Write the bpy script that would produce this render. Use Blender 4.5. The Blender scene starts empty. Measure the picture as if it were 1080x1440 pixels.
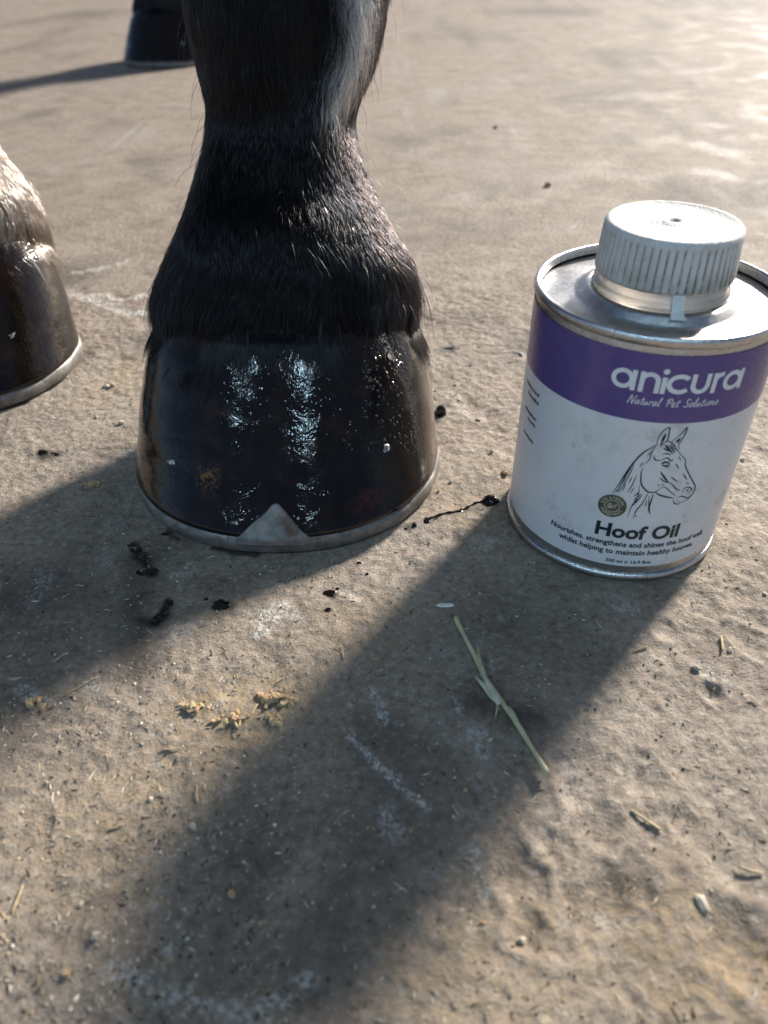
import bpy, bmesh, math, random
import numpy as np
from mathutils import Vector, Matrix

# ------------------------------------------------------------------ camera, sky, light
sc = bpy.context.scene
COL = sc.collection
R = math.radians
CAM_H, PITCH, ROLL, FPX = 0.211, 38.72, -0.32, 1081.0
cam_data = bpy.data.cameras.new("camera")
cam = bpy.data.objects.new("camera", cam_data); COL.objects.link(cam)
cp, sp = math.cos(R(PITCH)), math.sin(R(PITCH))
fw = Vector((0, cp, -sp)); up = Vector((0, sp, cp)); rt = Vector((1, 0, 0))
c_, s_ = math.cos(R(ROLL)), math.sin(R(ROLL))
r2 = c_*rt + s_*up; u2 = -s_*rt + c_*up
cam.matrix_world = Matrix(((r2.x, u2.x, -fw.x, 0), (r2.y, u2.y, -fw.y, 0), (r2.z, u2.z, -fw.z, CAM_H), (0, 0, 0, 1)))
cam_data.sensor_fit = 'VERTICAL'
cam_data.sensor_height = 9.8
cam_data.lens = 9.8*FPX/1440.0
cam_data.clip_start = 0.01; cam_data.clip_end = 500
cam_data.dof.use_dof = True
cam_data.dof.focus_distance = 0.322
cam_data.dof.aperture_fstop = cam_data.lens/2.7
sc.camera = cam

SUN_AZ, SUN_EL = 38.0, 25.5            # azimuth from +Y towards +X
world = bpy.data.worlds.new("World"); sc.world = world; world.use_nodes = True
wn = world.node_tree; wn.nodes.clear()
sky = wn.nodes.new("ShaderNodeTexSky"); sky.sky_type = 'NISHITA'; sky.sun_disc = False
sky.air_density = 0.5; sky.dust_density = 1.0; sky.ozone_density = 0.3; sky.sun_elevation = R(SUN_EL); sky.sun_rotation = R(SUN_AZ)
bg = wn.nodes.new("ShaderNodeBackground"); bg.inputs[1].default_value = 0.05
wo = wn.nodes.new("ShaderNodeOutputWorld")
wn.links.new(sky.outputs[0], bg.inputs[0]); wn.links.new(bg.outputs[0], wo.inputs[0])

sd = bpy.data.lights.new("sun", 'SUN'); sd.energy = 5.0; sd.angle = R(7.5); sd.color = (1.0, 0.93, 0.84)
sun = bpy.data.objects.new("sun", sd); COL.objects.link(sun)
sdir = Vector((math.sin(R(SUN_AZ))*math.cos(R(SUN_EL)), math.cos(R(SUN_AZ))*math.cos(R(SUN_EL)), math.sin(R(SUN_EL))))
sun.rotation_euler = sdir.to_track_quat('Z', 'Y').to_euler()
sun.location = sdir*3

def doorway_lamp(name, pos, target, sx, sy, power, col):
    d = bpy.data.lights.new(name, 'AREA'); d.shape = 'RECTANGLE'; d.size = sx; d.size_y = sy
    d.energy = power; d.color = col
    o = bpy.data.objects.new(name, d); COL.objects.link(o); o.location = pos
    o.rotation_euler = (Vector(pos)-Vector(target)).to_track_quat('Z', 'Y').to_euler()
    return o
# open sky behind the photographer, seen as the two blue streaks on the oiled hoof
LAMPS = [((0.26, -1.55, 2.10), 0.13, 0.52), ((-1.30, -1.50, 2.25), 0.15, 0.56)]
for i_, (p_, a_, b_) in enumerate(LAMPS):
    doorway_lamp("doorway_light", p_, (-0.04, 0.27, 0.04), a_, b_, 27.0*a_*b_*math.pi, (0.55, 0.82, 1.0))

vs = sc.view_settings
vs.view_transform = 'Standard'; vs.look = 'None'; vs.gamma = 1.0; vs.exposure = 1.15
vs.use_curve_mapping = False
sc.cycles.use_denoising = True

# ------------------------------------------------------------------ helpers
rng = np.random.default_rng(7)
random.seed(7)

def ground_at(px, py, z=0.0):
    """where the line of sight through a photo pixel meets the floor"""
    d = ((px-540)/FPX)*r2 - ((py-720)/FPX)*u2 + fw
    t = (z-CAM_H)/d.z
    return (d.x*t, d.y*t)

def lattice(seed, n=256):
    return np.random.default_rng(seed).random((n, n))
def vnoise(x, y, scale, seed):
    """smooth value noise, feature size = scale metres"""
    g = lattice(seed); n = g.shape[0]
    fx, fy = x/scale+1000.3, y/scale+1000.7
    ix, iy = np.floor(fx).astype(int), np.floor(fy).astype(int)
    tx, ty = fx-ix, fy-iy
    tx = tx*tx*(3-2*tx); ty = ty*ty*(3-2*ty)
    a = g[ix % n, iy % n]; b = g[(ix+1) % n, iy % n]; c = g[ix % n, (iy+1) % n]; d = g[(ix+1) % n, (iy+1) % n]
    return (a*(1-tx)+b*tx)*(1-ty)+(c*(1-tx)+d*tx)*ty - 0.5

def mesh_obj(name, verts, faces, mats, parent=None, smooth=True, midx=None):
    me = bpy.data.meshes.new(name)
    me.from_pydata([tuple(v) for v in verts], [], faces)
    for m in (mats if isinstance(mats, (list, tuple)) else [mats]):
        me.materials.append(m)
    if smooth:
        me.polygons.foreach_set("use_smooth", [True]*len(me.polygons))
    if midx is not None:
        me.polygons.foreach_set("material_index", midx)
    me.update()
    o = bpy.data.objects.new(name, me); COL.objects.link(o)
    if parent is not None:
        o.parent = parent
    return o

def empty(name, loc):
    o = bpy.data.objects.new(name, None); COL.objects.link(o); o.location = loc
    o.empty_display_size = 0.02
    return o

def tag(o, label=None, cat=None, group=None, kind=None):
    if label: o["label"] = label
    if cat: o["category"] = cat
    if group: o["group"] = group
    if kind: o["kind"] = kind
    return o

class NT:
    """small node-tree builder"""
    def __init__(self, name):
        self.m = bpy.data.materials.new(name); self.m.use_nodes = True
        self.t = self.m.node_tree; self.t.nodes.clear()
        self.out = self.t.nodes.new("ShaderNodeOutputMaterial")
        self.tc = None
    def n(self, typ, **kw):
        nd = self.t.nodes.new(typ)
        for k, v in kw.items(): setattr(nd, k, v)
        return nd
    def l(self, a, b): self.t.links.new(a, b)
    def coord(self):
        if self.tc is None: self.tc = self.n("ShaderNodeTexCoord")
        return self.tc.outputs["Object"]
    def geo(self): return self.n("ShaderNodeNewGeometry").outputs["Position"]
    def noise(self, scale, detail=4, rough=0.55, vec=None, dist=0.0):
        nd = self.n("ShaderNodeTexNoise"); nd.inputs["Scale"].default_value = scale
        nd.inputs["Detail"].default_value = detail; nd.inputs["Roughness"].default_value = rough
        nd.inputs["Distortion"].default_value = dist
        self.l(vec if vec is not None else self.coord(), nd.inputs["Vector"]); return nd.outputs["Fac"]
    def voro(self, scale, vec=None, feature='F1', rnd=1.0):
        nd = self.n("ShaderNodeTexVoronoi", feature=feature); nd.inputs["Scale"].default_value = scale
        nd.inputs["Randomness"].default_value = rnd
        self.l(vec if vec is not None else self.coord(), nd.inputs["Vector"]); return nd.outputs["Distance"]
    def scale(self, v3, vec=None):
        nd = self.n("ShaderNodeMapping"); nd.inputs["Scale"].default_value = v3
        self.l(vec if vec is not None else self.coord(), nd.inputs["Vector"]); return nd.outputs[0]
    def ramp(self, fac, stops, interp='LINEAR'):
        nd = self.n("ShaderNodeValToRGB"); cr = nd.color_ramp; cr.interpolation = interp
        while len(cr.elements) < len(stops): cr.elements.new(0.5)
        for e, (p, c) in zip(cr.elements, stops):
            e.position = p; e.color = (c, c, c, 1) if isinstance(c, (int, float)) else (*c, 1)
        self.l(fac, nd.inputs[0]); return nd.outputs[0]
    def mix(self, fac, a, b, mode='MIX'):
        nd = self.n("ShaderNodeMix", data_type='RGBA', blend_type=mode)
        for sock, v in ((nd.inputs[0], fac), (nd.inputs[6], a), (nd.inputs[7], b)):
            if hasattr(v, "links"): self.l(v, sock)
            elif isinstance(v, (int, float)): sock.default_value = v if sock is nd.inputs[0] else (v, v, v, 1)
            else: sock.default_value = (*v, 1)
        return nd.outputs[2]
    def math(self, op, a, b=0.0, clamp=False):
        nd = self.n("ShaderNodeMath", operation=op, use_clamp=clamp)
        for sock, v in ((nd.inputs[0], a), (nd.inputs[1], b)):
            if hasattr(v, "links"): self.l(v, sock)
            else: sock.default_value = v
        return nd.outputs[0]
    def attr(self, name, out="Fac"):
        return self.n("ShaderNodeAttribute", attribute_name=name).outputs[out]
    def bump(self, h, strength, dist, prev=None):
        nd = self.n("ShaderNodeBump"); nd.inputs["Strength"].default_value = strength; nd.inputs["Distance"].default_value = dist
        self.l(h, nd.inputs["Height"])
        if prev is not None: self.l(prev, nd.inputs["Normal"])
        return nd.outputs[0]
    def bsdf(self, color, rough=0.5, metal=0.0, spec=0.5, normal=None, **kw):
        b = self.n("ShaderNodeBsdfPrincipled")
        for k, v in (("Base Color", color), ("Roughness", rough), ("Metallic", metal), ("Specular IOR Level", spec)):
            if hasattr(v, "links"): self.l(v, b.inputs[k])
            else: b.inputs[k].default_value = (*v, 1) if isinstance(v, tuple) else v
        for k, v in kw.items():
            k = k.replace("_", " ")
            if hasattr(v, "links"): self.l(v, b.inputs[k])
            else: b.inputs[k].default_value = v
        if normal is not None: self.l(normal, b.inputs["Normal"])
        self.l(b.outputs[0], self.out.inputs[0]); return self.m

def plain(name, col, rough=0.6, metal=0.0, spec=0.4, var=0.25, vscale=300.0):
    t = NT(name)
    n = t.noise(vscale, 4)
    c = t.mix(t.ramp(n, [(0.3, 0.0), (0.7, 1.0)]), tuple(x*(1-var) for x in col), tuple(min(1, x*(1+var)) for x in col))
    return t.bsdf(c, rough, metal, spec)

# ------------------------------------------------------------------ materials
def mat_ground():
    t = NT("worn_concrete")
    pos = t.geo()
    big = t.noise(7.0, 5, 0.6, pos); mid = t.noise(38.0, 5, 0.62, pos, 0.4); fine = t.noise(380.0, 6, 0.7, pos); grit = t.noise(1100.0, 4, 0.65, pos)
    col = t.mix(t.ramp(mid, [(0.34, 0.0), (0.66, 1.0)]), (0.165, 0.128, 0.096), (0.30, 0.242, 0.187))
    col = t.mix(t.ramp(big, [(0.35, 0.0), (0.7, 0.75)]), col, (0.275, 0.238, 0.20))
    col = t.mix(t.ramp(fine, [(0.34, 0.6), (0.48, 0.0)]), col, (0.075, 0.060, 0.050))
    col = t.mix(t.ramp(fine, [(0.54, 0.0), (0.68, 0.65)]), col, (0.46, 0.40, 0.335))
    col = t.mix(t.ramp(grit, [(0.35, 0.35), (0.5, 0.0)]), col, (0.10, 0.080, 0.062))
    # dark damp and dusty areas, lime marks, ochre feed dust: painted as shapes of their own on the floor
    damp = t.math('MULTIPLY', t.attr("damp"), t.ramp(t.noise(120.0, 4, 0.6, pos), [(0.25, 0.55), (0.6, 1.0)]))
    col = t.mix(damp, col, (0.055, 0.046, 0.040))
    oiled = t.attr("oiled")
    col = t.mix(oiled, col, (0.010, 0.007, 0.005))
    lime = t.math('MULTIPLY', t.attr("lime"), t.ramp(t.noise(620.0, 5, 0.8, pos), [(0.48, 0.0), (0.56, 1.0)]))
    col = t.mix(lime, col, (0.52, 0.51, 0.48))
    ochre = t.math('MULTIPLY', t.attr("ochre"), t.ramp(t.noise(260.0, 4, 0.6, pos), [(0.36, 0.0), (0.66, 0.9)]))
    col = t.mix(ochre, col, (0.33, 0.235, 0.125))
    wet = t.ramp(t.noise(16.0, 4, 0.6, pos), [(0.50, 0.0), (0.68, 1.0)])
    rough = t.ramp(t.math('ADD', t.math('MULTIPLY', wet, 0.5), t.math('MULTIPLY', fine, 0.5)), [(0.2, 0.80), (0.8, 0.56)])
    rough = t.mix(oiled, rough, 0.30)
    nb = t.bump(t.noise(110.0, 6, 0.7, pos), 0.35, 0.003); nb = t.bump(fine, 0.45, 0.0022, nb)
    nb = t.bump(grit, 0.5, 0.0011, nb)
    return t.bsdf(col, rough, 0.0, 0.28, nb)

def mat_hoof(name="oiled_hoof_horn", cover=(0.44, 0.66), spread=0.0):
    t = NT(name)
    c = t.coord()
    grain = t.noise(90.0, 4, 0.6, t.scale((1, 1, 0.12)))
    blot = t.noise(55.0, 4, 0.6)
    col = t.mix(t.ramp(grain, [(0.35, 0.0), (0.7, 1.0)]), (0.0055, 0.0040, 0.0032), (0.017, 0.0105, 0.0072))
    col = t.mix(t.ramp(blot, [(0.56, 0.0), (0.70, 0.7)]), col, (0.040, 0.020, 0.011))
    col = t.mix(t.math('MULTIPLY', t.attr('orange_reflection'), t.ramp(t.noise(620.0, 5, 0.65), [(0.48, 0.0), (0.58, 1.0)])), col, (0.30, 0.135, 0.04))  # small orange reflection painted into the horn colour
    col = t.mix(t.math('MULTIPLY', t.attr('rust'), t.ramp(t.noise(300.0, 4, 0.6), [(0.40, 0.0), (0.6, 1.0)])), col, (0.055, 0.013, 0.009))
    dry = t.math('MULTIPLY', t.attr("dry"), t.ramp(t.noise(70.0, 5, 0.7, t.scale((1, 1, 0.35))), [(0.30, 0.0), (0.55, 1.0)]))
    col = t.mix(dry, col, (0.135, 0.105, 0.080))
    cell = t.voro(560.0, t.scale((1, 1, 0.75)))
    drops = t.ramp(cell, [(0.0, 1.0), (0.42, 0.0)])
    wob = t.noise(190.0, 3, 0.6, None, 1.0)
    fine = t.noise(900.0, 3, 0.6)
    nb = t.bump(t.noise(60.0, 3, 0.5, t.scale((1, 1, 0.2))), 0.14, 0.0015)
    nb = t.bump(t.noise(260.0, 3, 0.5, t.scale((0.12, 0.12, 1))), 0.04, 0.0004, nb)
    nb = t.bump(wob, 0.21, 0.0008, nb)
    nb = t.bump(t.noise(700.0, 4, 0.6, t.scale((1, 1, 0.10))), 0.16, 0.0003, nb)
    mask = t.ramp(t.noise(75.0, 3), [(cover[0], 0.0), (cover[1], 1.0)])
    nb = t.bump(t.math('MULTIPLY', drops, t.math('ADD', t.math('MULTIPLY', mask, 0.14), t.math('MULTIPLY', t.math('MULTIPLY', t.attr('spatter'), t.ramp(t.noise(130.0, 4, 0.65, t.scale((1, 1, 0.45))), [(0.42, 0.0), (0.60, 1.0)])), 1.2))), 0.7, 0.0008, nb)
    nb = t.bump(fine, 0.08, 0.00012, nb)
    rough = t.ramp(t.noise(110.0, 4), [(0.35, 0.04), (0.7, 0.15)])
    return t.bsdf(col, rough, 0.0, 0.46, nb)

def mat_shoe():
    t = NT("worn_horseshoe_steel")
    n = t.noise(160.0, 5, 0.65); r = t.noise(60.0, 4, 0.6)
    col = t.mix(t.ramp(n, [(0.3, 0.0), (0.7, 1.0)]), (0.11, 0.102, 0.094), (0.29, 0.275, 0.255))
    col = t.mix(t.ramp(r, [(0.56, 0.0), (0.68, 0.8)]), col, (0.10, 0.052, 0.034))
    nb = t.bump(n, 0.5, 0.0008)
    return t.bsdf(col, t.ramp(r, [(0.3, 0.42), (0.7, 0.7)]), 0.5, 0.5, nb)

def mat_tin(name, lo=0.15, hi=0.4):
    t = NT(name)
    n = t.noise(55.0, 5, 0.6); f = t.noise(500.0, 4, 0.7)
    col = t.mix(t.ramp(f, [(0.35, 0.0), (0.75, 1.0)]), (0.50, 0.50, 0.49), (0.68, 0.68, 0.67))
    col = t.mix(t.ramp(n, [(0.58, 0.0), (0.74, 0.6)]), col, (0.24, 0.205, 0.165))
    return t.bsdf(col, t.ramp(n, [(0.3, lo), (0.7, hi)]), 1.0, 0.5, t.bump(t.noise(1000.0, 4, 0.7), 0.4, 0.0005))

def mat_label(name, col, scuff, rough=0.33):
    t = NT(name)
    n = t.noise(60.0, 5, 0.7); sm = t.noise(210.0, 5, 0.72)
    m = t.math('MULTIPLY', t.ramp(n, [(0.52, 0.0), (0.68, 1.0)]), t.ramp(sm, [(0.44, 0.0), (0.60, 0.6)]))
    c = t.mix(m, col, scuff)
    return t.bsdf(c, t.ramp(n, [(0.3, rough*0.75), (0.7, rough*1.3)]), 0.0, 0.5, t.bump(t.noise(38.0, 3), 0.10, 0.002))

def mat_cap():
    t = NT("grimy_white_cap_plastic")
    d = t.math('MULTIPLY', t.attr("dirt"), t.ramp(t.noise(170.0, 5, 0.7), [(0.32, 0.0), (0.54, 1.0)]))
    col = t.mix(d, (0.58, 0.585, 0.56), (0.075, 0.06, 0.047))
    col = t.mix(t.ramp(t.noise(90.0, 5, 0.7), [(0.50, 0.0), (0.72, 0.6)]), col, (0.36, 0.30, 0.22))
    return t.bsdf(col, 0.55, 0.0, 0.25, t.bump(t.noise(900.0, 3, 0.7), 0.8, 0.0007), Subsurface_Weight=0.12, Subsurface_Scale=0.002)

def mat_clear():
    t = NT("cloudy_neck_plastic")
    col = t.mix(t.ramp(t.noise(120.0, 4), [(0.4, 0.0), (0.7, 1.0)]), (0.80, 0.79, 0.76), (0.66, 0.57, 0.46))
    return t.bsdf(col, 0.22, 0.0, 0.5, None, Transmission_Weight=0.8, IOR=1.46)

def mat_hair():
    t = NT("horse_hair")
    h = t.n("ShaderNodeBsdfHairPrincipled"); h.parametrization = 'COLOR'
    t.l(t.attr("tint", "Color"), h.inputs["Color"])
    h.inputs["Roughness"].default_value = 0.16; h.inputs["Radial Roughness"].default_value = 0.55
    h.inputs["IOR"].default_value = 1.40
    if "Coat" in h.inputs: h.inputs["Coat"].default_value = 0.0
    t.l(h.outputs[0], t.out.inputs[0]); return t.m

def mat_tint(name, rough=0.7, spec=0.3):
    t = NT(name)
    return t.bsdf(t.attr("tint", "Color"), rough, 0.0, spec)

M_GROUND = mat_ground(); M_HOOF = mat_hoof(); M_HOOFWET = mat_hoof('dripping_hoof_horn', (0.18, 0.42)); M_SHOE = mat_shoe(); M_NAIL = plain('bright_nail_steel', (0.5, 0.49, 0.47), 0.25, 0.8, var=0.3, vscale=900)
M_TIN = mat_tin("bright_tinplate", 0.22, 0.42); M_RIM = mat_tin("rolled_tin_seam", 0.18, 0.4)
M_WHITE = mat_label("white_label_print", (0.66, 0.67, 0.68), (0.42, 0.39, 0.35))
M_PURPLE = mat_label("purple_label_print", (0.098, 0.066, 0.215), (0.15, 0.12, 0.24), 0.28)
M_INK = plain("dark_teal_ink", (0.014, 0.026, 0.030), 0.4, var=0.1)
M_INKW = plain("white_ink", (0.70, 0.71, 0.72), 0.4, var=0.04)
M_OLIVE = plain("olive_seal_ink", (0.085, 0.080, 0.052), 0.4, var=0.1)
M_CREAM = plain("cream_ink", (0.46, 0.45, 0.36), 0.4, var=0.05)
M_CAP = mat_cap(); M_CLEAR = mat_clear(); M_MILK = plain('milky_tab_plastic', (0.55, 0.57, 0.56), 0.35, var=0.1); M_HAIR = mat_hair()
M_SKIN = plain("black_skin", (0.008, 0.0072, 0.007), 0.6, spec=0.25, var=0.3)
M_SKING = plain("grey_skin", (0.055, 0.043, 0.036), 0.6, spec=0.25, var=0.3)
M_OIL = plain("wet_hoof_oil", (0.008, 0.005, 0.0035), 0.10, spec=0.35, var=0.3)
M_STRAW = plain("pale_green_straw", (0.45, 0.415, 0.25), 0.5, spec=0.4, var=0.25, vscale=220)
M_SHEATH = plain("pale_straw_sheath", (0.55, 0.53, 0.39), 0.55, spec=0.4, var=0.2, vscale=220)
M_DRY = plain("dry_straw", (0.46, 0.355, 0.20), 0.7, spec=0.3, var=0.3, vscale=500)
M_FEED = plain("ochre_feed", (0.42, 0.285, 0.165), 0.8, spec=0.25, var=0.4, vscale=900)
M_PEB = plain("pale_grit", (0.42, 0.37, 0.29), 0.75, spec=0.3, var=0.35, vscale=500)
M_FLAKE = plain("pale_paper_flake", (0.62, 0.64, 0.60), 0.6, spec=0.3, var=0.1, vscale=500)
M_TINT = mat_tint("chaff")

# ------------------------------------------------------------------ ground
def graded(lo, hi, d0, d1, step, grow=1.18):
    a = list(np.arange(d0, d1, step)); s = step; v = a[-1]
    while v < hi: s *= grow; v += s; a.append(min(v, hi))
    s = step; v = a[0]; pre = []
    while v > lo: s *= grow; v -= s; pre.append(max(v, lo))
    return np.array(pre[::-1]+a)

def seg_dist(X, Y, pts):
    d = np.full(X.shape, 9.0)
    for (x0, y0), (x1, y1) in zip(pts[:-1], pts[1:]):
        dx, dy = x1-x0, y1-y0; L = dx*dx+dy*dy+1e-12
        t = np.clip(((X-x0)*dx+(Y-y0)*dy)/L, 0, 1)
        d = np.minimum(d, np.hypot(X-x0-t*dx, Y-y0-t*dy))
    return d

LIME = [  # worn lime lines and smears on the concrete: photo outline, half width in mm, strength
    ([(108, 412), (140, 425), (160, 434), (205, 440)], 2.6, 1.6), ([(130, 412), (170, 420), (212, 415)], 2.2, 1.5),
    ([(112, 383), (150, 375), (176, 366)], 2.2, 1.3), ([(165, 200), (190, 180), (200, 170)], 3.0, 0.5),
    ([(395, 850), (380, 870), (362, 890)], 3.0, 0.8), ([(410, 855), (420, 870)], 2.0, 0.5),
    ([(493, 1035), (530, 1075), (560, 1105), (598, 1132)], 1.3, 0.9), ([(520, 968), (535, 990), (540, 1012)], 1.2, 0.8),
    ([(668, 1198), (672, 1225), (682, 1255)], 1.6, 0.7), ([(232, 1325), (236, 1338)], 1.0, 1.0), ([(240, 1395), (295, 1412), (340, 1425)], 1.8, 0.7),
    ([(375, 1425), (400, 1400), (432, 1375)], 2.0, 0.7), ([(165, 1360), (205, 1380)], 2.0, 0.6), ([(676, 1030), (682, 1062)], 2.4, 0.6),
    ([(640, 990), (648, 1003)], 1.2, 0.6), ([(545, 1135), (548, 1170)], 2.0, 0.5), ([(245, 810), (270, 800)], 1.8, 0.4),
    ([(870, 852), (890, 850)], 1.4, 0.5), ([(235, 905), (262, 880)], 1.8, 0.45), ([(120, 960), (135, 970)], 1.0, 0.8), ([(20, 965), (60, 985)], 1.4, 0.6),
    ([(660, 390), (700, 372)], 1.2, 0.4), ([(985, 935), (1010, 950)], 2.0, 0.5), ([(800, 1080), (815, 1130)], 3.0, 0.3), ([(850, 1290), (880, 1300)], 3.0, 0.35)]
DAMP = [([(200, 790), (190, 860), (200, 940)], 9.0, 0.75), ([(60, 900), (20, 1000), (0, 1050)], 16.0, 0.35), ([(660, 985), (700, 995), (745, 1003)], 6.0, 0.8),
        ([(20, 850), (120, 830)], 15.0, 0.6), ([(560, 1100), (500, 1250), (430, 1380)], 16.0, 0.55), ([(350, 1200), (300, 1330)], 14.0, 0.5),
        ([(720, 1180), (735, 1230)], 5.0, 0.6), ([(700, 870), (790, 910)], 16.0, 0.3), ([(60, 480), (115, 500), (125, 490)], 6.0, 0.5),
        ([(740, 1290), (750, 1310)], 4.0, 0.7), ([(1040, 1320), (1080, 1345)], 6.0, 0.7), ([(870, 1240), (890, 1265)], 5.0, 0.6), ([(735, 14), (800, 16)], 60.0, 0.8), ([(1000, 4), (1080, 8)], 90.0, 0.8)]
OCHRE = [([(385, 985), (330, 1010), (270, 995)], 14.0, 0.7), ([(1060, 1360), (1000, 1400)], 14.0, 0.7), ([(760, 1330), (640, 1400)], 18.0, 0.5), ([(620, 690), (650, 720)], 8.0, 0.5),
         ([(100, 1150), (220, 1080)], 20.0, 0.4), ([(590, 860), (470, 900)], 14.0, 0.4), ([(130, 560), (180, 520)], 14.0, 0.5), ([(960, 1270), (900, 1300)], 10.0, 0.5)]
OILED = [([(200, 780), (207, 797), (214, 806)], 2.6, 1.0), ([(186, 764), (194, 774)], 1.6, 0.9), ([(236, 846), (226, 864), (218, 874)], 2.3, 1.0), ([(306, 851), (316, 851)], 2.3, 1.0), ([(461, 832), (467, 832)], 1.7, 0.9),
         ([(683, 706), (697, 703)], 2.4, 0.9), ([(597, 731), (604, 731)], 1.6, 0.9), ([(627, 488), (637, 488)], 2.6, 0.9), ([(726, 497), (734, 496)], 2.2, 0.9), ([(620, 570), (618, 590)], 2.4, 0.8), ([(642, 716), (652, 715)], 1.3, 0.9), ([(300, 770), (360, 778)], 1.6, 0.8), ([(236, 748), (250, 758)], 1.5, 0.7),
         ([(581, 737), (572, 741)], 1.2, 0.8), ([(458, 857), (464, 857)], 1.2, 0.9), ([(60, 634), (78, 636)], 2.4, 0.8)]
DENTS = [(938, 885, 4, 1.2), (1003, 975, 3.5, 1.6), (815, 1075, 9, 1.4), (730, 1230, 7, 1.6), (905, 1090, 6, 1.3), (875, 1265, 9, 1.6), (1050, 1330, 10, 2.2), (960, 1150, 4, 1.0),
         (640, 1250, 9, 1.2), (840, 1290, 8, 1.1), (740, 1300, 5, 1.2), (560, 1260, 10, 0.8), (990, 850, 6, 1.0), (1050, 900, 6, 1.2), (1060, 870, 5, 1.0), (850, 1170, 6, 0.9), (770, 1180, 5, 1.0)]

def relief(X, Y):
    r = np.hypot(X, Y-0.25)
    out = np.maximum(np.maximum(np.abs(X)-0.27, Y-0.50), 0.0)     # metres outside the finely meshed floor
    sp_loc = 0.00095+0.11*out                                     # mesh spacing there
    fade = lambda s: np.clip(1.6-2.2*sp_loc/s, 0, 1)
    z = 0.0018*vnoise(X, Y, 0.055, 1)*fade(0.055)+0.0004*vnoise(X, Y, 0.021, 2)*fade(0.021)+0.00035*vnoise(X, Y, 0.0085, 3)*fade(0.0085)
    z += 0.00075*vnoise(X, Y, 0.0034, 4)*fade(0.0034)+0.00060*vnoise(X, Y, 0.0018, 5)*fade(0.0024)
    z += 0.002*vnoise(X, Y, 0.35, 6)*np.clip((r-0.35)/0.6, 0, 1)*fade(0.35)
    z += 0.0006*vnoise(X, Y*1.8, 0.12, 8)*np.clip((Y-0.42)/0.5, 0, 1)*fade(0.08)
    # scrapes and ruts worn into the slab
    q = vnoise(X*0.8+Y*0.6, Y*0.8-X*0.6, 0.016, 9); z -= 0.0016*np.clip(q-0.22, 0, 1)*3*fade(0.016)
    return z

def build_ground():
    xs = graded(-60, 60, -0.27, 0.27, 0.00095, 1.10); ys = graded(-8, 90, 0.045, 0.50, 0.00095, 1.10)
    X, Y = np.meshgrid(xs, ys)
    Z = relief(X, Y)
    flat = np.clip((np.hypot(X-0.098, Y-0.2619)-0.040)/0.012, 0, 1)
    flat = np.minimum(flat, np.clip((np.hypot(X+0.0445, (Y-0.305))-0.06)/0.02, 0, 1))
    for px, py, rad, dep in DENTS:
        gx, gy = ground_at(px, py); rr = rad*0.001
        d = np.hypot(X-gx, (Y-gy)*0.8)*(1+0.6*vnoise(X, Y, rr*0.8, 21))
        Z -= dep*0.001*np.exp(-(d/rr)**2*1.6); Z += dep*0.0004*np.exp(-((d-1.25*rr)/(0.35*rr))**2)
    Z = Z*(0.15+0.85*flat) - 0.0007
    nv = X.size; ny, nx = X.shape
    co = np.stack([X, Y, Z], -1).reshape(-1, 3)
    i = (np.arange(ny-1)[:, None]*nx+np.arange(nx-1)[None, :]).ravel()
    quads = np.stack([i, i+1, i+nx+1, i+nx], -1)
    me = bpy.data.meshes.new("ground")
    me.vertices.add(nv); me.vertices.foreach_set("co", co.ravel().astype(np.float32))
    me.loops.add(quads.size); me.loops.foreach_set("vertex_index", quads.ravel().astype(np.int32))
    me.polygons.add(len(quads)); me.polygons.foreach_set("loop_start", (np.arange(len(quads))*4).astype(np.int32))
    me.polygons.foreach_set("use_smooth", np.ones(len(quads), bool))
    wob = 0.5+vnoise(X, Y, 0.006, 11); wob2 = 0.5+vnoise(X, Y, 0.018, 12)
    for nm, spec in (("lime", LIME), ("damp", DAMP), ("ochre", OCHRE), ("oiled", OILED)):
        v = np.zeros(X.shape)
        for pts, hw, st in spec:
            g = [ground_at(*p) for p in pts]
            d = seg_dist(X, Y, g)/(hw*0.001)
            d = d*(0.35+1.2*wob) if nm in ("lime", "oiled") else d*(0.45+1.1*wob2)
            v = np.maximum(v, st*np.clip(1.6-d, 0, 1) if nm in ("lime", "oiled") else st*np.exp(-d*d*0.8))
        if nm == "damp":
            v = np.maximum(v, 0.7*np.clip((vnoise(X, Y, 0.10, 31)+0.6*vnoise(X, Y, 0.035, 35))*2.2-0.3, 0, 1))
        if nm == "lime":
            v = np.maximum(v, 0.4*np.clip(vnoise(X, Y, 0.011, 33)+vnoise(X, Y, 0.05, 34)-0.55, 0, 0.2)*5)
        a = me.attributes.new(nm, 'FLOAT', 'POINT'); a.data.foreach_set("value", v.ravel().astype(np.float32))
    me.materials.append(M_GROUND); me.update()
    o = bpy.data.objects.new("ground", me); COL.objects.link(o); tag(o, kind="structure")
    tag(o, label="dusty brown worn concrete floor with lime marks")
    return o
build_ground()

# ------------------------------------------------------------------ the horse: legs
def interp_rows(rows, ts):
    rows = np.array(rows, float); return np.stack([np.interp(ts, rows[:, 0], rows[:, k]) for k in range(1, rows.shape[1])], -1)
def smooth_rows(rows, n):
    """catmull-rom through the rows, first column as parameter"""
    rows = np.array(rows, float); k = len(rows); out = []
    for q in np.linspace(0, k-1, n):
        i = min(int(q), k-2); t = q-i
        p0, p1, p2, p3 = rows[max(i-1, 0)], rows[i], rows[i+1], rows[min(i+2, k-1)]
        out.append(0.5*((2*p1)+(-p0+p2)*t+(2*p0-5*p1+4*p2-p3)*t*t+(-p0+3*p1-3*p2+p3)*t**3))
    return np.array(out)

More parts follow.
